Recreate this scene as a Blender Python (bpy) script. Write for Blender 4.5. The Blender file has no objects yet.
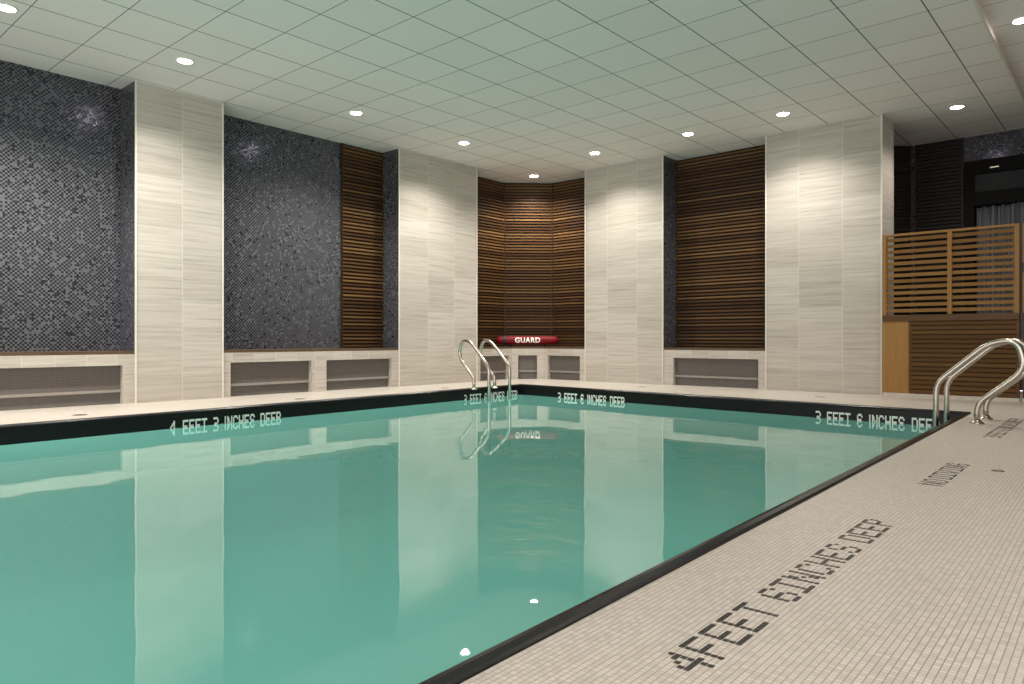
import bpy, bmesh, math, random
from mathutils import Vector
random.seed(4)
SC = bpy.context.scene
COL = SC.collection
H = 3.778            # main ceiling
HU = 3.85            # raised ceiling over the near deck
YL, YB = 8.84, 9.28  # pillar faces / niche back, left wall
XR, XB = 10.49, 10.97
WZ = -0.157          # water level

# ------------------------------------------------------------------ materials
class NT:
    """tiny helper to wire shader nodes"""
    def __init__(s, name):
        s.m = bpy.data.materials.new(name); s.m.use_nodes = True
        s.t = s.m.node_tree; s.t.nodes.clear()
        s.out = s.t.nodes.new('ShaderNodeOutputMaterial')
    def n(s, typ, **kw):
        nd = s.t.nodes.new(typ)
        for k, v in kw.items():
            setattr(nd, k, v)
        return nd
    def put(s, sock, v):
        if v is None: return
        if hasattr(v, 'node'): s.t.links.new(v, sock)
        elif isinstance(v, (tuple, list)):
            if sock.type == 'RGBA' and len(v) == 3: v = (*v, 1)
            sock.default_value = v
        else: sock.default_value = v
    def math(s, op, a, b=None, c=None):
        nd = s.n('ShaderNodeMath', operation=op)
        s.put(nd.inputs[0], a); s.put(nd.inputs[1], b)
        if c is not None: s.put(nd.inputs[2], c)
        return nd.outputs[0]
    def uv(s):
        nd = s.n('ShaderNodeUVMap'); nd.uv_map = 'UVMap'
        sp = s.n('ShaderNodeSeparateXYZ'); s.t.links.new(nd.outputs[0], sp.inputs[0])
        return sp.outputs[0], sp.outputs[1]
    def comb(s, x, y, z=0.0):
        nd = s.n('ShaderNodeCombineXYZ')
        s.put(nd.inputs[0], x); s.put(nd.inputs[1], y); s.put(nd.inputs[2], z)
        return nd.outputs[0]
    def wn(s, vec):
        nd = s.n('ShaderNodeTexWhiteNoise', noise_dimensions='3D'); s.put(nd.inputs['Vector'], vec)
        return nd.outputs['Value'], nd.outputs['Color']
    def noise(s, vec, scale, detail=3, rough=.55):
        nd = s.n('ShaderNodeTexNoise'); s.put(nd.inputs['Vector'], vec)
        nd.inputs['Scale'].default_value = scale; nd.inputs['Detail'].default_value = detail
        nd.inputs['Roughness'].default_value = rough
        return nd.outputs[0]
    def ramp(s, fac, stops):
        nd = s.n('ShaderNodeValToRGB'); s.put(nd.inputs[0], fac)
        el = nd.color_ramp.elements
        while len(el) < len(stops): el.new(.5)
        for e, (p, c) in zip(el, stops):
            e.position = p; e.color = (*c, 1) if len(c) == 3 else c
        return nd.outputs[0]
    def mix(s, fac, a, b, mode='MIX'):
        nd = s.n('ShaderNodeMix', data_type='RGBA', blend_type=mode)
        s.put(nd.inputs[0], fac); s.put(nd.inputs[6], a); s.put(nd.inputs[7], b)
        return nd.outputs[2]
    def line(s, x, x0, pitch, w):
        """1 inside a joint of width w on the grid x0 + k*pitch"""
        q = s.math('DIVIDE', s.math('SUBTRACT', x, x0), pitch)
        fr = s.math('ABSOLUTE', s.math('SUBTRACT', s.math('FRACT', s.math('ADD', q, .5)), .5))
        return s.math('LESS_THAN', fr, w / pitch / 2)
    def cell(s, x, x0, pitch):
        return s.math('FLOOR', s.math('DIVIDE', s.math('SUBTRACT', x, x0), pitch))
    def bsdf(s, col, rough=.5, metal=0., spec=.5, normal=None, **kw):
        b = s.n('ShaderNodeBsdfPrincipled')
        s.put(b.inputs['Base Color'], col); s.put(b.inputs['Roughness'], rough)
        s.put(b.inputs['Metallic'], metal); s.put(b.inputs['Specular IOR Level'], spec)
        if normal is not None: s.put(b.inputs['Normal'], normal)
        for k, v in kw.items(): s.put(b.inputs[k], v)
        s.t.links.new(b.outputs[0], s.out.inputs[0])
        return s.m
    def bump(s, h, strength=.2, dist=.01):
        nd = s.n('ShaderNodeBump'); s.put(nd.inputs['Height'], h)
        nd.inputs['Strength'].default_value = strength; nd.inputs['Distance'].default_value = dist
        return nd.outputs[0]

def plain(name, col, rough=.5, metal=0., spec=.5, var=.12, vs=14):
    t = NT(name); tc = t.n('ShaderNodeTexCoord').outputs['Object']
    n = t.noise(tc, vs)
    a = tuple(c * (1 - var) for c in col); b = tuple(min(1, c * (1 + var)) for c in col)
    return t.bsdf(t.ramp(n, [(.3, a), (.7, b)]), rough, metal, spec)

def mat_ceiling(name, x0, y0):
    t = NT(name); u, v = t.uv(); p = .61
    lx = t.line(u, x0, p, .009); ly = t.line(v, y0, p, .012)
    r, _ = t.wn(t.comb(t.cell(u, x0, p), t.cell(v, y0, p)))
    n = t.noise(t.comb(u, v), 5, 4)
    base = t.mix(r, (.78, .725, .72), (.82, .765, .76))
    base = t.mix(t.math('MULTIPLY', n, .25), base, (.71, .665, .655))
    j = t.mix(lx, base, (.16, .155, .145)); j = t.mix(ly, j, (.11, .11, .10))
    return t.bsdf(j, .85, spec=.25)

def mat_stone(name, u0, w=.60, hgt=.30, v0=.0):
    t = NT(name); u, v = t.uv()
    cu, cv = t.cell(u, u0, w), t.cell(v, v0, hgt)
    r, c = t.wn(t.comb(cu, cv, 3.1))
    off = t.math('MULTIPLY', r, 37.)
    n1 = t.noise(t.comb(t.math('ADD', t.math('MULTIPLY', u, 1.3), off), t.math('MULTIPLY', v, 34), off), 1., 5, .6)
    n2 = t.noise(t.comb(t.math('ADD', t.math('MULTIPLY', u, 2.6), off), t.math('MULTIPLY', v, 110), off), 1., 2, .5)
    base = t.ramp(n1, [(.25, (.345, .31, .265)), (.42, (.47, .435, .38)), (.6, (.545, .51, .455)), (.8, (.59, .56, .505))])
    base = t.mix(t.math('MULTIPLY', n2, .30), base, (.42, .385, .33))
    tone = t.mix(r, (.86, .85, .84), (1, 1, 1))
    base = t.mix(1., base, tone, 'MULTIPLY')
    lu, lv = t.line(u, u0, w, .006), t.line(v, v0, hgt, .0035)
    base = t.mix(t.math('MULTIPLY', lv, .35), base, (.36, .33, .29)); base = t.mix(t.math('MULTIPLY', lu, .7), base, (.66, .62, .55))
    return t.bsdf(base, .55, spec=.3)

def mat_mosaic(name, dark=.045, light=(.112, .117, .126)):
    t = NT(name); u, v = t.uv(); p = .0225
    cu, cv = t.cell(u, 0, p), t.cell(v, 0, p)
    r, c = t.wn(t.comb(cu, cv, .7))
    par = t.math('FLOORED_MODULO', t.math('ADD', cu, cv), 2.)
    isd = t.math('LESS_THAN', r, t.math('ADD', .05, t.math('MULTIPLY', par, .78)))
    r2, _ = t.wn(t.comb(cu, cv, 5.3))
    lt = t.mix(r2, tuple(x * .88 for x in light), tuple(x * 1.14 for x in light))
    dk = t.mix(r2, (.012, .012, .013), (.028, .027, .03))
    base = t.mix(isd, lt, dk)
    j = t.math('MAXIMUM', t.line(u, 0, p, .0028), t.line(v, 0, p, .0028))
    base = t.mix(j, base, (.03, .03, .03))
    # every glass tile is set at a slightly different tilt
    geo = t.n('ShaderNodeNewGeometry').outputs['Normal']
    vm = t.n('ShaderNodeVectorMath', operation='SUBTRACT'); t.put(vm.inputs[0], c); t.put(vm.inputs[1], (.5, .5, .5))
    vs = t.n('ShaderNodeVectorMath', operation='SCALE'); t.put(vs.inputs[0], vm.outputs[0]); vs.inputs['Scale'].default_value = .062
    va = t.n('ShaderNodeVectorMath', operation='ADD'); t.put(va.inputs[0], geo); t.put(va.inputs[1], vs.outputs[0])
    vn = t.n('ShaderNodeVectorMath', operation='NORMALIZE'); t.put(vn.inputs[0], va.outputs[0])
    rough = t.math('ADD', .17, t.math('MULTIPLY', j, .6))
    return t.bsdf(base, rough, spec=.55, normal=vn.outputs[0], **{'Specular Tint': (.75, .68, 1, 1)})

DP = .0166      # pitch of the deck mosaic
DA = .014      # slope of the near pool edge against the room
def mat_deck(name):
    t = NT(name); u0, v0 = t.uv()
    u = t.math('ADD', u0, t.math('MULTIPLY', v0, DA)); v = t.math('SUBTRACT', v0, t.math('MULTIPLY', u0, DA))
    r, _ = t.wn(t.comb(t.cell(u, 0, DP), t.cell(v, 0, DP), .2))
    base = t.ramp(r, [(0, (.44, .405, .355)), (.5, (.50, .465, .41)), (1, (.56, .52, .465))])
    n = t.noise(t.comb(u0, v0), 1.7, 5, .6)
    base = t.mix(t.math('MULTIPLY', n, .28), base, (.42, .38, .32))
    lu, lv = t.line(u, 0, DP, .0020), t.line(v, 0, DP, .0027)
    base = t.mix(t.math('MULTIPLY', lu, .75), base, (.32, .27, .215)); base = t.mix(t.math('MULTIPLY', lv, .9), base, (.25, .21, .165))
    return t.bsdf(base, .42, spec=.35)

def mat_slats(name, stops, rough=.5, spec=.15):
    t = NT(name); g = t.n('ShaderNodeNewGeometry').outputs['Random Per Island']
    tc = t.n('ShaderNodeTexCoord').outputs['Object']
    mp = t.n('ShaderNodeMapping'); t.put(mp.inputs[0], tc); mp.inputs['Scale'].default_value = (2.5, 2.5, 60)
    n = t.noise(mp.outputs[0], 1.6, 4, .6)
    c = t.ramp(g, stops)
    c = t.mix(t.math('MULTIPLY', n, .55), c, tuple(x * .35 for x in stops[0][1]))
    return t.bsdf(c, rough, spec=spec)

def mat_wood(name, a, b, axis=2, rough=.4):
    t = NT(name); tc = t.n('ShaderNodeTexCoord').outputs['Object']
    mp = t.n('ShaderNodeMapping'); t.put(mp.inputs[0], tc)
    sc = [26, 26, 26]; sc[axis] = 1.6; mp.inputs['Scale'].default_value = sc
    n = t.noise(mp.outputs[0], 1.5, 5, .6)
    return t.bsdf(t.ramp(n, [(.3, a), (.7, b)]), rough, spec=.2)

def mat_grille(name):
    t = NT(name); u, v = t.uv(); p = .017
    j = t.math('MULTIPLY', t.math('SUBTRACT', 1., t.line(u, 0, p, .007)), t.math('SUBTRACT', 1., t.line(v, 0, p, .007)))
    n = t.noise(t.comb(u, v), 4, 3)
    base = t.mix(j, (.165, .145, .13), (.075, .066, .06))
    base = t.mix(t.math('MULTIPLY', n, .3), base, (.10, .09, .08))
    return t.bsdf(base, .5, spec=.35)

def mat_water(name):
    t = NT(name); tc = t.n('ShaderNodeTexCoord').outputs['Object']
    n1 = t.noise(tc, 1.6, 2, .5); n2 = t.noise(tc, 9., 2, .5)
    hgt = t.math('ADD', n1, t.math('MULTIPLY', n2, .05))
    bp = t.bump(hgt, .035, .06)
    fr = t.n('ShaderNodeFresnel'); fr.inputs['IOR'].default_value = 1.43; t.put(fr.inputs['Normal'], bp)
    gl = t.n('ShaderNodeBsdfGlossy'); gl.inputs['Roughness'].default_value = .012; t.put(gl.inputs['Normal'], bp)
    gl.inputs['Color'].default_value = (1, 1, 1, 1)
    df = t.n('ShaderNodeBsdfDiffuse'); df.inputs['Color'].default_value = (.15, .44, .375, 1)
    tr = t.n('ShaderNodeBsdfTransparent'); tr.inputs['Color'].default_value = (.45, .85, .75, 1)
    body = t.n('ShaderNodeMixShader'); body.inputs[0].default_value = .18
    t.put(body.inputs[1], df.outputs[0]); t.put(body.inputs[2], tr.outputs[0])
    mx = t.n('ShaderNodeMixShader'); t.put(mx.inputs[0], fr.outputs[0])
    t.put(mx.inputs[1], body.outputs[0]); t.put(mx.inputs[2], gl.outputs[0])
    t.t.links.new(mx.outputs[0], t.out.inputs[0])
    return t.m

def mat_curtain(name):
    t = NT(name); tc = t.n('ShaderNodeTexCoord').outputs['Object']
    mp = t.n('ShaderNodeMapping'); t.put(mp.inputs[0], tc); mp.inputs['Scale'].default_value = (30, 30, .6)
    n = t.noise(mp.outputs[0], 1.4, 4, .65)
    return t.bsdf(t.ramp(n, [(.35, (.05, .055, .065)), (.7, (.20, .215, .24))]), .8, spec=.2)

def mat_emit(name, col, s):
    t = NT(name); e = t.n('ShaderNodeEmission'); e.inputs[0].default_value = (*col, 1); e.inputs[1].default_value = s
    t.t.links.new(e.outputs[0], t.out.inputs[0]); return t.m

M = {}
M['ceiling'] = mat_ceiling('ceiling_tile', 4.441, 5.744)
M['ceiling2'] = mat_ceiling('ceiling_tile_raised', 4.25, 1.13)
M['stone_a'] = mat_stone('limestone_a', 3.93); M['stone_b'] = mat_stone('limestone_b', 7.96)
M['stone_c'] = mat_stone('limestone_c', 6.405); M['stone_d'] = mat_stone('limestone_d', 3.11)
M['stone_bench'] = mat_stone('limestone_bench', 2.622, .312, 4., -1)
M['mosaic'] = mat_mosaic('glass_mosaic')
M['deck'] = mat_deck('deck_mosaic')
M['slat'] = mat_slats('walnut_slats', [(0, (.058, .026, .0095)), (.35, (.10, .047, .017)), (.7, (.15, .074, .026)), (1, (.20, .106, .039))])
M['shadeslat'] = mat_slats('shade_darkened_slats', [(0, (.016, .015, .013)), (.5, (.022, .02, .017)), (1, (.03, .027, .022))])  # darker copy of the slats: the recess shade is put into their colour
M['back'] = plain('louver_backing', (.012, .009, .007), .8)
M['darkwood'] = mat_wood('walnut_trim', (.025, .013, .007), (.05, .027, .013), 2)
M['ledge'] = mat_wood('walnut_ledge', (.075, .047, .028), (.13, .085, .053), 0)
M['oak'] = mat_wood('oak_frame', (.21, .105, .028), (.29, .152, .044), 2)
M['oakpanel'] = mat_wood('oak_panel', (.27, .138, .036), (.33, .176, .05), 2)
M['oakslat'] = mat_slats('oak_slats', [(0, (.19, .093, .024)), (.5, (.235, .12, .033)), (1, (.28, .148, .043))])
M['coping'] = plain('black_coping_tile', (.007, .007, .007), .3, spec=.22, var=.6, vs=60)
M['basin'] = plain('pool_plaster', (.45, .75, .70), .7)
M['water'] = mat_water('pool_water')
M['white'] = plain('white_marking', (.86, .87, .80), .45, var=.05)
M['black'] = plain('black_mosaic_inlay', (.03, .027, .024), .35, var=.4, vs=90)
M['steel'] = plain('stainless_steel', (.50, .46, .40), .25, 1., var=.05)
M['grille'] = mat_grille('perforated_grille')
M['greymetal'] = plain('grey_sill', (.27, .245, .22), .5, var=.08)
M['greytile'] = mat_stone('grey_plinth_tile', .0, .61, 4., -1)
M['kick'] = plain('grey_kick_panel', (.12, .108, .097), .5, var=.08)
M['plinth'] = plain('stone_plinth', (.50, .45, .39), .5, var=.08)
M['trim'] = plain('pale_edge_trim', (.68, .64, .57), .4, var=.04)
M['lamptrim'] = plain('white_lamp_trim', (.8, .79, .76), .4, var=.02)
M['lens'] = mat_emit('downlight_lens', (1, .95, .89), 45.)
M['red'] = plain('red_vinyl', (.16, .004, .009), .5, spec=.2, var=.15)
M['strap'] = plain('black_strap', (.012, .011, .012), .6)
M['blackframe'] = plain('black_door_frame', (.006, .006, .006), .7, spec=.1)
M['glass'] = plain('dark_glass', (.006, .006, .007), .3, spec=.2)
M['curtain'] = mat_curtain('grey_curtain')
M['drain'] = plain('brass_drain', (.14, .115, .09), .4, .6)
M['cream'] = plain('cream_wall', (.50, .46, .40), .6, var=.04, vs=2)

# ------------------------------------------------------------------ geometry
class MB:
    def __init__(s): s.bm = bmesh.new(); s.mi = 0
    def face(s, pts, mi=None):
        f = s.bm.faces.new([s.bm.verts.new(p) for p in pts]); f.material_index = s.mi if mi is None else mi
        return f
    def box(s, x0, x1, y0, y1, z0, z1, mats=None):
        v = [s.bm.verts.new((x, y, z)) for x in (x0, x1) for y in (y0, y1) for z in (z0, z1)]
        Q = [(0, 1, 3, 2), (4, 6, 7, 5), (0, 4, 5, 1), (2, 3, 7, 6), (0, 2, 6, 4), (1, 5, 7, 3)]  # -x +x -y +y -z +z
        for i, q in enumerate(Q):
            f = s.bm.faces.new([v[k] for k in q]); f.material_index = mats[i] if mats else s.mi
    def bar(s, p, q, w, z0, z1, side=0.):
        """upright slab from plan point p to q, w thick (to the left of p->q when side=1, centred when 0)"""
        p, q = Vector(p), Vector(q); d = (q - p).normalized(); n = Vector((-d.y, d.x)) * w
        a = -n * (.5 - side * .5); b = a + n
        c = [p + a, q + a, q + b, p + b]
        s.prism([(k.x, k.y) for k in c], z0, z1)
    def prism(s, pl, z0, z1):
        lo = [s.bm.verts.new((x, y, z0)) for x, y in pl]; hi = [s.bm.verts.new((x, y, z1)) for x, y in pl]
        n = len(pl)
        for f in [lo[::-1], hi] + [[lo[i], lo[(i + 1) % n], hi[(i + 1) % n], hi[i]] for i in range(n)]:
            s.bm.faces.new(f).material_index = s.mi
    def tube(s, pts, r, seg=14, caps=True):
        pts = [Vector(p) for p in pts]; rings = []
        t0 = (pts[1] - pts[0]).normalized()
        up = Vector((1, 0, 0)) if abs(t0.x) < .9 else Vector((0, 1, 0))
        nrm = (up - t0 * up.dot(t0)).normalized()
        for i, p in enumerate(pts):
            t = (pts[min(i + 1, len(pts) - 1)] - pts[max(i - 1, 0)]).normalized()
            nrm = (nrm - t * nrm.dot(t)).normalized(); b = t.cross(nrm)
            rr = r[i] if isinstance(r, (list, tuple)) else r
            rings.append([s.bm.verts.new(p + nrm * math.cos(a) * rr + b * math.sin(a) * rr)
                          for a in [2 * math.pi * k / seg for k in range(seg)]])
        for a, b in zip(rings, rings[1:]):
            for k in range(seg):
                f = s.bm.faces.new([a[k], a[(k + 1) % seg], b[(k + 1) % seg], b[k]]); f.smooth = True; f.material_index = s.mi
        if caps:
            s.bm.faces.new(rings[0][::-1]); s.bm.faces.new(rings[-1])
    def lathe(s, prof, c=(0, 0, 0), seg=28):
        """profile of (radius, z) turned about the z axis through c"""
        rings = []
        for r, z in prof:
            if r < 1e-6: rings.append([s.bm.verts.new((c[0], c[1], c[2] + z))])
            else: rings.append([s.bm.verts.new((c[0] + r * math.cos(2 * math.pi * k / seg), c[1] + r * math.sin(2 * math.pi * k / seg), c[2] + z)) for k in range(seg)])
        for a, b in zip(rings, rings[1:]):
            for k in range(seg):
                k2 = (k + 1) % seg
                vs = [a[k % len(a)], a[k2 % len(a)], b[k2 % len(b)], b[k % len(b)]]
                vs = list(dict.fromkeys(vs))
                if len(vs) > 2:
                    f = s.bm.faces.new(vs); f.smooth = True
    def build(s, name, mats, parent=None, bevel=0., **props):
        bm = s.bm
        bmesh.ops.recalc_face_normals(bm, faces=bm.faces[:])
        uvl = bm.loops.layers.uv.new('UVMap')
        bm.normal_update()
        for f in bm.faces:
            n = f.normal
            for l in f.loops:
                x, y, z = l.vert.co
                if abs(n.z) > max(abs(n.x), abs(n.y)): l[uvl].uv = (x, y)
                elif abs(n.x) > abs(n.y): l[uvl].uv = (y, z)
                else: l[uvl].uv = (x, z)
        me = bpy.data.meshes.new(name); bm.to_mesh(me); bm.free()
        for m in (mats if isinstance(mats, (list, tuple)) else [mats]): me.materials.append(m)
        o = bpy.data.objects.new(name, me); COL.objects.link(o)
        if parent is not None:
            o.parent = parent
            o.location = -parent.location if parent.type == 'EMPTY' and props.pop('world', False) else (0, 0, 0)
        props.pop('world', None)
        if bevel:
            b = o.modifiers.new('bevel', 'BEVEL'); b.width = bevel; b.segments = 2; b.limit_method = 'ANGLE'
        for k, v in props.items(): o[k] = v
        return o

def thing(name, label, cat, loc=(0, 0, 0), group=None):
    o = bpy.data.objects.new(name, None); COL.objects.link(o); o.location = loc
    o.empty_display_size = .1
    o['label'] = label; o['category'] = cat
    if group: o['group'] = group
    return o

def struct(name, mb, mats, **kw):
    return mb.build(name, mats, kind='structure', **kw)

# ------------------------------------------------------------------ pool outline
def inset(poly, d):
    n = len(poly); res = []
    for i in range(n):
        a, b, c = Vector(poly[i - 1]), Vector(poly[i]), Vector(poly[(i + 1) % n])
        e1, e2 = (b - a).normalized(), (c - b).normalized()
        n1, n2 = Vector((-e1.y, e1.x)), Vector((-e2.y, e2.x))
        k = (n1 + n2) / (1 + n1.dot(n2))
        res.append(tuple(b + k * d))
    return res
def arc_corner(a, b, c, r, k=6):
    a, b, c = Vector(a), Vector(b), Vector(c)
    p, q = b + (a - b).normalized() * r, b + (c - b).normalized() * r
    return [tuple(p * (1 - t) ** 2 + b * 2 * t * (1 - t) + q * t * t) for t in [i / k for i in range(k + 1)]]
P_nr, P_fr, P_fl, P_nl = (-3.5, 1.0), (8.53, 1.285), (9.0, 7.72), (-3.5, 7.15)
POOL = [P_nr] + arc_corner(P_nr, P_fr, P_fl, .06, 3) + arc_corner(P_fr, P_fl, P_nl, .10, 6) + [P_nl]   # counter-clockwise

def sweep(mb, prof):
    loops = []
    for d, z in prof:
        loops.append([mb.bm.verts.new((x, y, z)) for x, y in inset(POOL, d)])
    n = len(POOL)
    for a, b in zip(loops, loops[1:]):
        for i in range(n):
            mb.bm.faces.new([a[i], a[(i + 1) % n], b[(i + 1) % n], b[i]])
    return loops

CW = .072
# floor with the pool cut out
X0, X1, Y0 = -5.0, 12.62, -3.0
mb = MB()
ov = [mb.bm.verts.new((x, y, 0)) for x, y in [(X0, Y0), (X1, Y0), (X1, YB + .1), (X0, YB + .1)]]
iv = [mb.bm.verts.new((x, y, 0)) for x, y in POOL]
ed = [mb.bm.edges.new((l[i], l[(i + 1) % len(l)])) for l in (ov, iv) for i in range(len(l))]
bmesh.ops.triangle_fill(mb.bm, use_beauty=True, edges=ed)
floor = struct('floor', mb, M['deck'])
if floor.data.polygons[0].normal.z < 0: floor.data.flip_normals()

mb = MB()
sweep(mb, [(-.002, -.02), (0, .006), (.008, .012), (.035, .013), (.055, .009), (.067, .0), (CW, -.014), (CW, -.34)])
coping = struct('trim_pool_coping', mb, M['coping'])
mb = MB()
lp = sweep(mb, [(CW, -.34), (CW, -1.45)])
mb.bm.faces.new(lp[-1])
struct('pool_basin', mb, M['basin'])
mb = MB()
mb.face([(x, y, WZ) for x, y in inset(POOL, CW - .0005)])
water = mb.build('pool_water', M['water'], kind='stuff', label='still teal green water filling the swimming pool', category='water')
if water.data.polygons[0].normal.z < 0: water.data.flip_normals()

# ------------------------------------------------------------------ lettering (5x7 mosaic alphabet)
GL = {'4': '00010 00110 01010 10010 11111 00010 00010', 'F': '11111 10000 10000 11110 10000 10000 10000',
      'E': '11111 10000 10000 11110 10000 10000 11111', 'T': '11111 00100 00100 00100 00100 00100 00100',
      '6': '01110 10001 10000 11110 10001 10001 01110', 'I': '11111 00100 00100 00100 00100 00100 11111',
      'N': '10001 11001 11001 10101 10011 10011 10001', 'C': '01110 10001 10000 10000 10000 10001 01110',
      'H': '10001 10001 10001 11111 10001 10001 10001', 'S': '01110 10001 10000 01110 00001 10001 01110',
      'D': '11110 10001 10001 10001 10001 10001 11110', 'P': '11110 10001 10001 11110 10000 10000 10000',
      '3': '11110 00001 00001 01110 00001 00001 11110', 'O': '01110 10001 10001 10001 10001 10001 01110',
      'V': '10001 10001 10001 10001 01010 01010 00100', 'G': '01110 10001 10000 10111 10001 10001 01110',
      'J': '00111 00001 00001 00001 00001 10001 01110', ' ': ''}
def lettering(name, text, origin, du, dv, nrm, cw, ch, adv, space, fill, mat, parent, label, thick=.0012, narrow=False):
    """origin = top left corner; du along the line, dv down the letter, nrm out of the surface"""
    mb = MB(); o = Vector(origin); du, dv, nrm = Vector(du), Vector(dv), Vector(nrm); x = 0.
    for chx in text:
        if chx == ' ': x += space; continue
        if chx == 'I' and narrow:
            rows_ = ' '.join(['1'] * 7)
        else: rows_ = GL[chx]
        for r, row in enumerate(rows_.split()):
            for c, bit in enumerate(row):
                if bit == '1':
                    m = (1 - fill) / 2
                    a = o + du * (x + (c + m) * cw) + dv * ((r + m) * ch)
                    b, e = du * cw * fill, dv * ch * fill
                    q = [a, a + b, a + b + e, a + e]
                    lo = [mb.bm.verts.new(k) for k in q]; hi = [mb.bm.verts.new(k + nrm * thick) for k in q]
                    mb.bm.faces.new(hi)
                    for i in range(4): mb.bm.faces.new([lo[i], lo[(i + 1) % 4], hi[(i + 1) % 4], hi[i]])
        x += (adv - (3.4 if chx == 'I' and narrow else 0)) * cw
    return mb.build(name, mat, parent, label=label)

du = Vector((1, .009, 0)).normalized(); dn = Vector((du.y, -du.x, 0))
def deck_text(text, x, ytop, space, label, p=DP):
    lettering('depth_lettering', text, (x, ytop, 0), du, dn, (0, 0, 1), p, p, 6.2, space, .84, M['black'], floor, label)
deck_text('4FEET 6INCHES DEEP', 1.468, .845, .06, 'black mosaic letters reading 4 FEET 6 INCHES DEEP')
deck_text('NO DIVING', 4.165, .868, .03, 'black mosaic letters reading NO DIVING')
deck_text('3 FEET 6 INCHES DEEP', 6.50, .912, .018, 'black mosaic letters reading 3 FEET 6 INCHES DEEP')

INN = inset(POOL, CW)
def wall_text(text, a, b, start, label):
    """white text on the black band of the pool edge running a->b (reading direction), starting `start` m from a"""
    a, b = Vector((*a, 0)), Vector((*b, 0)); d = (b - a).normalized(); n = Vector((-d.y, d.x, 0))
    cw = .0112
    # letters face the water: reading direction is clockwise seen from above, so the water lies to the right
    o = a + d * start + Vector((0, 0, -.083))
    lettering('depth_lettering', text, o, d, (0, 0, -1), -n, cw, .0188, 6, 5.5 * cw, 1.18, M['white'], coping, label, .0022, True)
il = [p for p in INN]
fl_in, nl_in, fr_in = il[-2], il[-1], il[4]
fl_in2 = il[5]
wall_text('4 FEET 3 INCHES DEEP', nl_in, fl_in, 3.165 + 3.5 - CW, 'white letters on black band reading 4 FEET 3 INCHES DEEP')
wall_text('3 FEET 6 INCHES DEEP', nl_in, fl_in, 7.56 + 3.5 - CW, 'white letters on black band behind the ladder reading 3 FEET 6 INCHES DEEP')
def along(a, b, y): return ((Vector(b) - Vector(a)).length) * (a[1] - y) / (a[1] - b[1])
wall_text('3 FEET 6 INCHES DEEP', fl_in2, fr_in, along(fl_in2, fr_in, 6.83), 'white letters on black band reading 3 FEET 6 INCHES DEEP, right of the far corner')
wall_text('3 FEET 6 INCHES DEEP', fl_in2, fr_in, along(fl_in2, fr_in, 2.835), 'white letters on black band reading 3 FEET 6 INCHES DEEP, nearest the right ladder')

# ------------------------------------------------------------------ room shell
mb = MB(); mb.box(X0, XB + .05, YB, YB + .12, 0, H + .1); struct('wall_left', mb, M['mosaic'])
CA, CB = (10.31, YB), (XB, 8.58)     # back corner is cut off by a facet
mb = MB(); mb.bar(CA, CB, .1, 0, H + .05, 1.); struct('wall_corner', mb, M['mosaic'])
mb = MB(); mb.box(XB, XB + .12, 2.72, YB + .1, 0, H + .1); struct('wall_far', mb, M['mosaic'])
# recess behind the timber screen
mb = MB(); mb.box(12.56, 12.68, 1.99, 2.75, 0, H + .1); mb.box(12.56, 12.68, -3, 1.99, 3.40, H + .1); mb.box(12.56, 12.68, -3, .2, 0, 3.40)
struct('wall_recess', mb, M['mosaic'])
mb = MB(); mb.bar((12.56, 2.72), (11.9, 3.42), .1, 0, H + .05, -1.); mb.box(XB + .12, 12.1, 3.36, 3.46, 0, H + .05); struct('wall_recess_side', mb, M['mosaic'])
mb = MB(); mb.box(3.0, X1, Y0 - .1, Y0, 0, HU + .1); struct('wall_right', mb, M['cream'])

def pillar(x0, x1, y0, y1, mats, edges):
    mb = MB(); mb.box(x0, x1, y0, y1, 0, H + .02, mats[1]); o = struct('wall_pillar', mb, mats[0])
    for (x, y) in edges:
        t = MB(); t.box(x - .009, x + .009, y - .009, y + .009, 0, H)
        t.build('edge_trim', M['trim'], o)
    return o
# face order: -x +x -y +y -z +z ; slot 0 stone, 1 mosaic
pillar(3.382, 4.445, YL, YB + .02, ([M['stone_a'], M['mosaic']], [1, 1, 0, 1, 1, 1]), [(3.385, YL), (4.442, YL)])
pillar(7.345, 9.116, YL, YB + .02, ([M['stone_b'], M['mosaic']], [1, 1, 0, 1, 1, 1]), [(7.348, YL), (9.113, YL)])
pillar(XR, XB + .02, 5.909, 7.474, ([M['stone_c'], M['mosaic']], [0, 1, 1, 1, 1, 1]), [(XR, 5.912), (XR, 7.471)])
pillar(XR, XB + .14, 2.611, 4.191, ([M['stone_d'], M['stone_d']], [0, 1, 0, 0, 1, 1]), [(XR, 2.614), (XR, 4.188)])

YS = 1.13
mb = MB(); mb.box(X0, X1, YS, YB + .1, H, H + .12); struct('ceiling', mb, M['ceiling'])
mb = MB(); mb.box(X0, X1, Y0, YS, HU, HU + .12); struct('ceiling_raised', mb, M['ceiling2'])
mb = MB(); mb.box(X0, X1, YS - .02, YS, H - .004, HU); struct('trim_1', mb, M['trim'])

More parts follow.
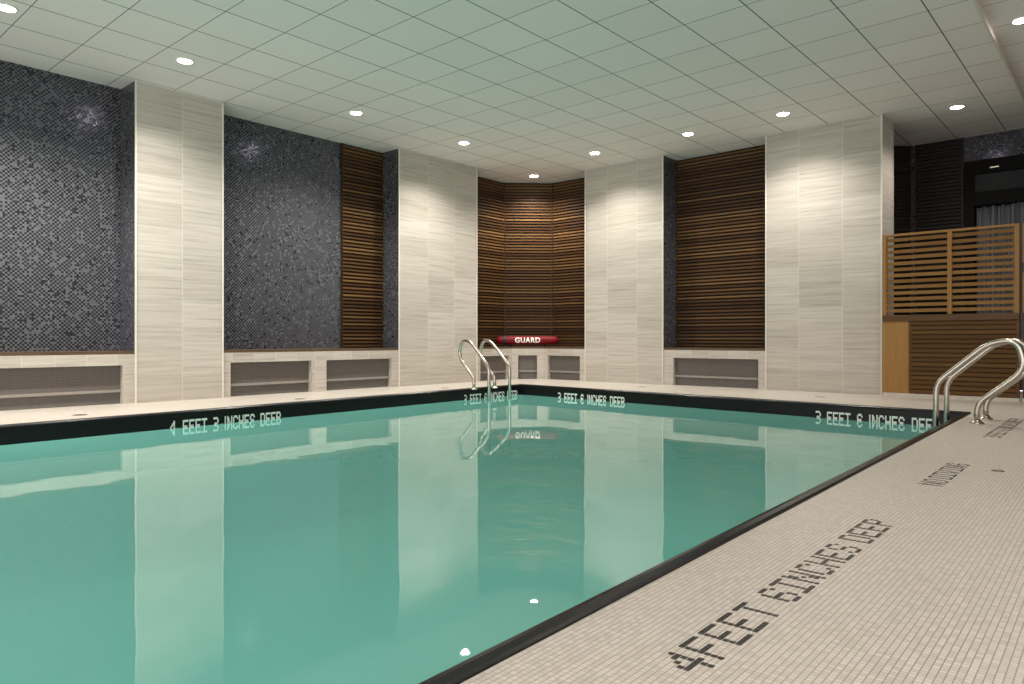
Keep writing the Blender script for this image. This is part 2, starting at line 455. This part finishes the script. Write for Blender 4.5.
# ------------------------------------------------------------------ slatted timber panels
def louver(label, p, q, z0, z1, pitch=.056, sh=.028, depth=.034, group='dark slatted timber wall panels', mat='slat'):
    """panel whose back runs p->q in plan; room lies to the right of p->q"""
    p, q = Vector(p), Vector(q); d = (q - p).normalized(); n = Vector((d.y, -d.x))
    r = thing('slatted_panel', label, 'wall panel', (p.x, p.y, z0), group)
    pl, ql = Vector((0, 0)), q - p; hgt = z1 - z0
    mb = MB(); mb.bar(pl + n * .007, ql + n * .007, .012, 0, hgt); mb.build('backing_board', M['back'], r)
    mb = MB(); z = .02
    while z + sh < hgt - .005:
        a, b = pl + n * (.013 + depth / 2) + d * .012, ql + n * (.013 + depth / 2) - d * .012
        mb.bar(a, b, depth, z, z + sh); z += pitch
    mb.build('slats', M[mat], r)
    for e in (pl + d * .008, ql - d * .008):
        mb = MB(); mb.bar(e - d * .007 + n * .026, e + d * .007 + n * .026, .036, 0, hgt); mb.build('edge_post', M['darkwood'], r)
    return r
ZL = .615
louver('dark slatted timber panel beside grey mosaic, left of the second pillar', (6.55, YB), (7.34, YB), ZL, H - .002)
louver('dark slatted timber panel in back corner, left facet behind the ladder', (9.12, YB), (CA[0] - .02, YB), ZL, H - .002)
dd = (Vector(CB) - Vector(CA)).normalized()
louver('dark slatted timber panel in back corner, middle facet lit by a downlight', Vector(CA) + dd * .02, Vector(CB) - dd * .02, ZL, H - .002)
louver('dark slatted timber panel in back corner, right facet against third pillar', (XB, CB[1] - .02), (XB, 7.48), ZL, H - .002)
louver('wide dark slatted timber panel between the third and fourth pillars', (XB, 5.90), (XB, 4.196), ZL, H - .002)
louver('unlit slatted timber panel in recess behind timber screen', (12.56, 2.64), (12.56, 2.0), .02, H - .002, mat='shadeslat')
louver('narrow unlit slatted timber panel angled beside the fourth pillar', (12.0, 3.30), (12.545, 2.725), .02, H - .002, mat='shadeslat')

# ------------------------------------------------------------------ stone benches with grilles
def bench(label, front, back, openings, group='low stone benches with grilles'):
    """front: list of plan points of the front face (room on the right of travel);
       openings[i]: list of (s0, s1) metres along front segment i"""
    o0 = Vector(front[0]); r = thing('stone_bench', label, 'bench', (o0.x, o0.y, 0), group)
    loc = lambda p: Vector(p) - o0
    body = MB(); T = .10; zt, zo = .575, .447
    grs = []
    for i, (a, b) in enumerate(zip(front, front[1:])):
        a, b = loc(a), loc(b); d = (b - a).normalized(); L = (b - a).length; n = Vector((-d.y, d.x))
        s = 0.
        for s0, s1 in openings[i] + [(L, L)]:
            if s0 - s > .002: body.bar(a + d * s, a + d * s0, T, 0, zo, 1.)
            s = s1
        body.bar(a, b, T, zo, zt, 1.)
        for s0, s1 in openings[i]:
            grs.append((a + d * s0, a + d * s1, n))
    fr = body.build('frame', M['stone_bench'], r)
    lm = MB(); pl = [tuple(loc(p)) for p in front] + [tuple(loc(p)) for p in back]
    lm.prism(pl, zt, .612); lm.build('ledge_board', M['ledge'], r)
    for a, b, n in grs:
        g = MB(); g.bar(a + n * .075, b + n * .075, .012, .165, zo, 1.); g.build('grille', M['grille'], r)
        g = MB(); g.bar(a + n * .055, b + n * .055, .04, .135, .165, 1.); g.build('grille_sill', M['greymetal'], r)
        g = MB(); g.bar(a + n * .085, b + n * .085, .02, 0, .135, 1.); g.build('kick_panel', M['kick'], r)
    return r
FY = 8.852
bench('long low stone bench under grey mosaic, left of the first pillar', [(-1.0, FY), (3.378, FY)], [(3.378, YB), (-1.0, YB)], [[(1.2, 4.25)]])
bench('low stone bench with two grilles between the first and second pillars', [(4.449, FY), (7.342, FY)], [(7.342, YB), (4.449, YB)], [[(.104, 1.31), (1.557, 2.755)]])
C1, C2 = (10.10, 8.875), (10.495, 8.435)
sg = (Vector(C2) - Vector(C1)).length
bench('low stone bench bent around the back corner below red tube', [(9.12, FY), C1, C2, (10.51, 7.478)], [(XB, 7.478), (XB, CB[1]), (CA[0], YB), (9.12, YB)],
      [[(.10, .885)], [(.115, sg - .12)], [(.10, .83)]])
bench('low stone bench with one grille between the third and fourth pillars', [(10.502, 5.905), (10.502, 4.195)], [(XB, 4.195), (XB, 5.905)], [[(.175, 1.595)]])

# ------------------------------------------------------------------ rescue tube on the corner ledge
tx = Vector((math.sin(.721), -math.cos(.721)))          # faces the cut-off corner
tc = Vector((10.352, 8.708)); 
rt = thing('rescue_tube', 'red foam rescue tube reading GUARD lying on the corner bench', 'rescue tube', (tc.x, tc.y, .612))
for k in (-.34, .30):
    mb = MB(); mb.box(tx.x * k - .03, tx.x * k + .03, tx.y * k - .03, tx.y * k + .03, 0, .05); mb.build('cradle_block', M['strap'], rt)
mb = MB(); Lh = .60; pts = []; rad = []
prof = [(-1, .018), (-.985, .035), (-.94, .058), (-.88, .073), (-.8, .078), (0, .08), (.8, .078), (.9, .072), (.96, .052), (.99, .03), (1, .014)]
mb.tube([(tx.x * k * Lh, tx.y * k * Lh, .118) for k, _ in prof], [r for _, r in prof], 20)
body = mb.build('tube_body', M['red'], rt)
mb = MB(); k = -.43
mb.tube([(tx.x * (k - .032), tx.y * (k - .032), .118), (tx.x * (k - .022), tx.y * (k - .022), .118), (tx.x * (k + .022), tx.y * (k + .022), .118), (tx.x * (k + .032), tx.y * (k + .032), .118)], [.0805, .084, .084, .0805], 20)
mb.box(tx.x * k - .02, tx.x * k + .02, tx.y * k - .02, tx.y * k + .02, .185, .215)
mb.build('strap', M['strap'], rt)
# word built from strokes in a bold sans shape
cu = bpy.data.curves.new('guard_word', 'FONT'); cu.body = 'GUARD'; cu.size = .135; cu.align_x = 'CENTER'; cu.align_y = 'CENTER'
cu.extrude = .004; cu.offset = .0035; cu.space_character = 1.12
to = bpy.data.objects.new('guard_word', cu); COL.objects.link(to)
dg = bpy.context.evaluated_depsgraph_get(); me = bpy.data.meshes.new_from_object(to.evaluated_get(dg))
COL.objects.unlink(to); bpy.data.objects.remove(to)
bm = bmesh.new(); bm.from_mesh(me)
for k in range(-6, 7):
    bmesh.ops.bisect_plane(bm, geom=bm.verts[:] + bm.edges[:] + bm.faces[:], plane_co=(0, k * .009, 0), plane_no=(0, 1, 0))
bm.to_mesh(me); bm.free()
me.materials.clear(); me.materials.append(M['white'])
fw = Vector((-math.cos(.721), -math.sin(.721)))
for v in me.vertices:                                   # wrap the word round the front of the tube
    x, y, z = v.co
    a = y / .08; rr = .0805 + z * .4
    q = tx * (x * .95) + fw * (math.cos(a) * rr)
    v.co = (q.x, q.y, .118 + math.sin(a) * rr)
lo = bpy.data.objects.new('lettering', me); COL.objects.link(lo); lo.parent = rt; lo['label'] = 'white word GUARD'

# ------------------------------------------------------------------ pool ladders
def smooth(pts, r, k=7):
    pts = [Vector(p) for p in pts]; res = [pts[0]]
    for i in range(1, len(pts) - 1):
        a, b, c = pts[i - 1], pts[i], pts[i + 1]
        rr = min(r[i - 1] if isinstance(r, (list, tuple)) else r, (a - b).length * .49, (c - b).length * .49)
        p, q = b + (a - b).normalized() * rr, b + (c - b).normalized() * rr
        for j in range(k + 1):
            t = j / k; res.append(p * (1 - t) ** 2 + b * 2 * t * (1 - t) + q * t * t)
    return res + [pts[-1]]
def ladder(label, xs, prof, radii, yanchor, tread_y, sgn):
    r = thing('pool_ladder', label, 'ladder', (xs[0], yanchor, 0), 'stainless steel pool ladders')
    R_ = .0245
    for x in xs:
        lx = x - xs[0]
        mb = MB(); mb.tube(smooth([(lx, y - yanchor, z) for y, z in prof], radii), R_, 16); mb.build('handrail', M['steel'], r)
        mb = MB(); mb.lathe([(.026, .034), (.032, .03), (.036, .018), (.055, .008), (.06, 0), (.026, 0)], (lx, 0, 0), 24); mb.build('flange', M['steel'], r)
    for z in (-.42, -.72, -1.02):
        mb = MB(); mb.box(.0, xs[1] - xs[0], tread_y - yanchor - .05, tread_y - yanchor + .05, z - .015, z + .015); mb.build('step', M['steel'], r, .008)
    return r
# right ladder: profile measured in the plane of a rail (y, z)
ladder('stainless steel pool ladder at near right pool edge by timber screen', (7.499, 7.979),
       [(1.412, -1.15), (1.412, .345), (1.01, .715), (.80, .745), (.735, .49), (1.093, .175), (1.093, .0)],
       [.10, .12, .16, .17, .12], 1.093, 1.412, 1)
ladder('stainless steel pool ladder on far left pool edge near back corner', (7.644, 8.099),
       [(7.166, -1.15), (7.166, .345), (7.55, .72), (7.72, .735), (7.80, .50), (7.473, .165), (7.473, .0)],
       [.10, .10, .12, .14, .10], 7.473, 7.166, -1)

# ------------------------------------------------------------------ timber screen
SX = 10.40
def screen(name, label, cat, y0, y1, mids, panel, z1=2.13):
    """screen in the plane x = SX from y0 (left end) down to y1"""
    r = thing(name, label, cat, (SX, y0, 0), None)
    L = y0 - y1; pw = .05
    zm0, zm1 = .985, 1.065
    mb = MB(); mb.box(-.02, .03, -L, 0, 0, .045); mb.build('plinth', M['plinth'], r)
    for k in [0] + mids + [L - pw]:
        mb = MB(); mb.box(-.022, .03, -k - pw, -k, zm1, z1 - .03); mb.build('post', M['oak'], r, .003)
    mb = MB(); mb.box(-.024, .034, -L, 0, z1 - .03, z1); mb.build('top_rail', M['oak'], r, .003)
    mb = MB(); mb.box(-.03, .045, -L, 0, zm0, zm1); mb.build('middle_rail', M['darkoak'], r, .003)
    mb = MB(); z = zm1 + .035
    while z < z1 - .07:
        mb.box(-.012, .012, -L + .01, -.01, z, z + .043); z += .0775
    mb.build('slats', M['oakslat'], r)
    mb = MB(); mb.box(.016, .03, -L, -panel, .045, zm0); mb.build('backing_board', M['back2'], r)
    if panel:
        mb = MB(); mb.box(-.02, .03, -panel, 0, .045, zm0); mb.build('end_panel', M['oakpanel'], r, .003)
    mb = MB(); z = .055
    while z < zm0 - .04:
        mb.box(-.016, .016, -L + .005, -panel - .03, z, z + .044); z += .0585
    mb.build('base_slats', M['oakslat2'], r)
    for q in (-panel - .03, -L):
        mb = MB(); mb.box(-.018, .016, q, q + .028, .045, zm0); mb.build('base_stile', M['darkoak'], r, .002)
    return r
M['darkoak'] = mat_wood('oak_rail_dark', (.065, .031, .009), (.11, .055, .017), 1)
M['back2'] = plain('oak_backing', (.05, .025, .01), .7)
M['oakslat2'] = mat_slats('oak_base_slats', [(0, (.095, .043, .009)), (.5, (.12, .057, .013)), (1, (.15, .073, .019))])
screen('timber_screen', 'open slatted timber screen on slatted base beside fourth pillar', 'screen', 2.575, 1.085, [.745], .31)
g = screen('timber_gate', 'slatted timber gate at right edge of the photo, beside timber screen', 'gate', 1.055, .15, [], 0)
for z in (.35, 1.55):
    mb = MB(); mb.box(-.032, -.022, -.012, .012, z, z + .11); mb.build('hinge', M['strap'], g)

# ------------------------------------------------------------------ glazed door with curtain in the recess
dr = thing('door_1', '', '', (12.56, 1.99, 0)); del dr['label']; del dr['category']; dr['kind'] = 'structure'
def dpart(name, y0, y1, z0, z1, x0, x1, mat):
    mb = MB(); mb.box(x0, x1, y1 - 1.99, y0 - 1.99, z0, z1); return mb.build(name, mat, dr)
mb = MB()
for y0, y1, z0, z1 in [(1.99, 1.86, 0, 3.40), (.33, .2, 0, 3.40), (1.86, .33, 3.2, 3.40), (1.86, .33, 2.73, 2.93)]:
    mb.box(-.05, .06, y1 - 1.99, y0 - 1.99, z0, z1)
mb.build('door_frame', M['blackframe'], dr)
dpart('transom_glass', 1.86, .33, 2.93, 3.2, .0, .012, M['glass'])
dpart('door_closer', 1.66, 1.55, 3.255, 3.275, -.075, -.05, M['steel'])
cur = thing('curtain', 'grey fabric curtain hanging in dark doorway behind timber screen', 'curtain', (12.60, 1.84, 0))
mb = MB(); n = 110; rows = []
for z in (.02, 2.72):
    rows.append([mb.bm.verts.new((.03 * math.sin(i * .72) + .012 * math.sin(i * .31), -1.5 * i / n, z)) for i in range(n + 1)])
for i in range(n):
    mb.bm.faces.new([rows[0][i], rows[0][i + 1], rows[1][i + 1], rows[1][i]]).smooth = True
mb.build('curtain_cloth', M['curtain'], cur)
mb = MB(); mb.tube([(0, .01, 2.715), (0, -1.5, 2.715)], .012, 10); mb.build('curtain_rod', M['steel'], cur)
mb = MB(); mb.box(12.80, 12.9, -3, 2.0, 0, 3.5); struct('wall_lobby', mb, M['blackframe'])

# ------------------------------------------------------------------ deck fittings
for (x, y, lab) in [(2.493, 7.873, 'small round metal cover in left deck below the long bench'),
                    (4.984, 7.919, 'small round metal cover in left deck in front of two grilles'),
                    (7.586, 8.039, 'small round metal cover in left deck by the ladder'),
                    (9.789, 5.884, 'small round metal cover in far deck before third pillar'),
                    (9.611, 3.126, 'small round metal cover in far deck before fourth pillar'),
                    (4.869, .609, 'small round metal cover in near deck beside the words NO DIVING')]:
    d = thing('deck_drain', lab, 'drain cover', (x, y, 0), 'round metal covers set in the deck')
    mb = MB(); s = .5 if y < 1 else 1
    mb.lathe([(0, .003), (.062 * s, .003), (.068 * s, .0), ], (0, 0, 0), 24); mb.build('cover', M['drain'], d)

# ------------------------------------------------------------------ downlights
def downlight(x, y, label, watt, spot=138, zc=H, col=(1, .935, .86)):
    r = thing('downlight', label, 'ceiling light', (x, y, zc), 'recessed downlights')
    mb = MB(); mb.lathe([(.072, -.001), (.076, -.006), (.095, -.005), (.099, 0), (.072, 0)], (0, 0, 0), 32); mb.build('trim_ring', M['lamptrim'], r)
    mb = MB(); mb.lathe([(0, -.013), (.04, -.012), (.062, -.008), (.073, -.002)], (0, 0, 0), 32); mb.build('lens', M['lens'], r)
    l = bpy.data.lights.new('lamp', 'SPOT'); l.energy = watt; l.color = col; l.spot_size = math.radians(spot); l.spot_blend = .75; l.shadow_soft_size = .06
    o = bpy.data.objects.new('lamp', l); COL.objects.link(o); o.parent = r; o.location = (0, 0, -.02)
    return r
W = 225
downlight(1.861, 7.796, 'round ceiling downlight at far left, above the long bench', W * 3.2)
downlight(3.501, 7.816, 'round ceiling downlight in front of the first pillar', W)
downlight(5.816, 7.891, 'round ceiling downlight above the two-grille bench', W * 1.9)
downlight(7.804, 7.844, 'bright round ceiling downlight in front of second pillar', W * 1.3)
downlight(10.24, 8.46, 'round ceiling downlight in the back corner above rescue tube', W * 1.5)
downlight(9.628, 6.665, 'round ceiling downlight in front of the third pillar', W)
downlight(9.644, 5.018, 'round ceiling downlight before wide slatted panel', W * .4)
downlight(9.632, 3.614, 'round ceiling downlight in front of fourth pillar', W)
downlight(10.84, 1.801, 'round ceiling downlight above the timber screen', W * .5)
downlight(8.50, .865, 'round ceiling downlight in raised ceiling at right edge', W * .6, zc=HU)
for x, y, z in [(5.9, .45, HU), (3.4, .45, HU), (.9, .45, HU), (-1.6, .45, HU)]:  # out-of-view lamps over the near deck, added for fill light
    downlight(x, y, 'unseen round downlight added for fill, in the raised ceiling over near deck', W * .5, zc=z)
for x, y in [(-.4, 7.8), (-2.4, 7.8), (-3.6, 5.0), (-3.6, 2.6)]:  # more lamps outside the view, added to fill the room with light
    downlight(x, y, 'unseen round downlight added for fill, behind the viewpoint over pool end', W)

# ------------------------------------------------------------------ camera, world, view
cam = bpy.data.cameras.new('camera'); co = bpy.data.objects.new('camera', cam); COL.objects.link(co)
cam.sensor_width = 36; cam.sensor_fit = 'HORIZONTAL'; cam.lens = 715.5 / 1024 * 36
cam.shift_y = -(342 - 339.5) / 1024
co.location = (0, 0, .746); co.rotation_euler = (math.pi / 2, 0, .721 - math.pi / 2)
cam.clip_start = .02
SC.camera = co
w = bpy.data.worlds.new('world'); SC.world = w; w.use_nodes = True
w.node_tree.nodes['Background'].inputs[0].default_value = (1, .925, .925, 1)
w.node_tree.nodes['Background'].inputs[1].default_value = 2.1
SC.view_settings.view_transform = 'Standard'; SC.view_settings.look = 'None'
SC.view_settings.gamma = 1; SC.view_settings.use_curve_mapping = False
SC.view_settings.exposure = .27
SC.cycles.use_denoising = True
SC.cycles.max_bounces = 10; SC.cycles.diffuse_bounces = 5; SC.cycles.glossy_bounces = 5
SC.cycles.sample_clamp_indirect = 4.
SC.cycles.caustics_reflective = False; SC.cycles.caustics_refractive = False
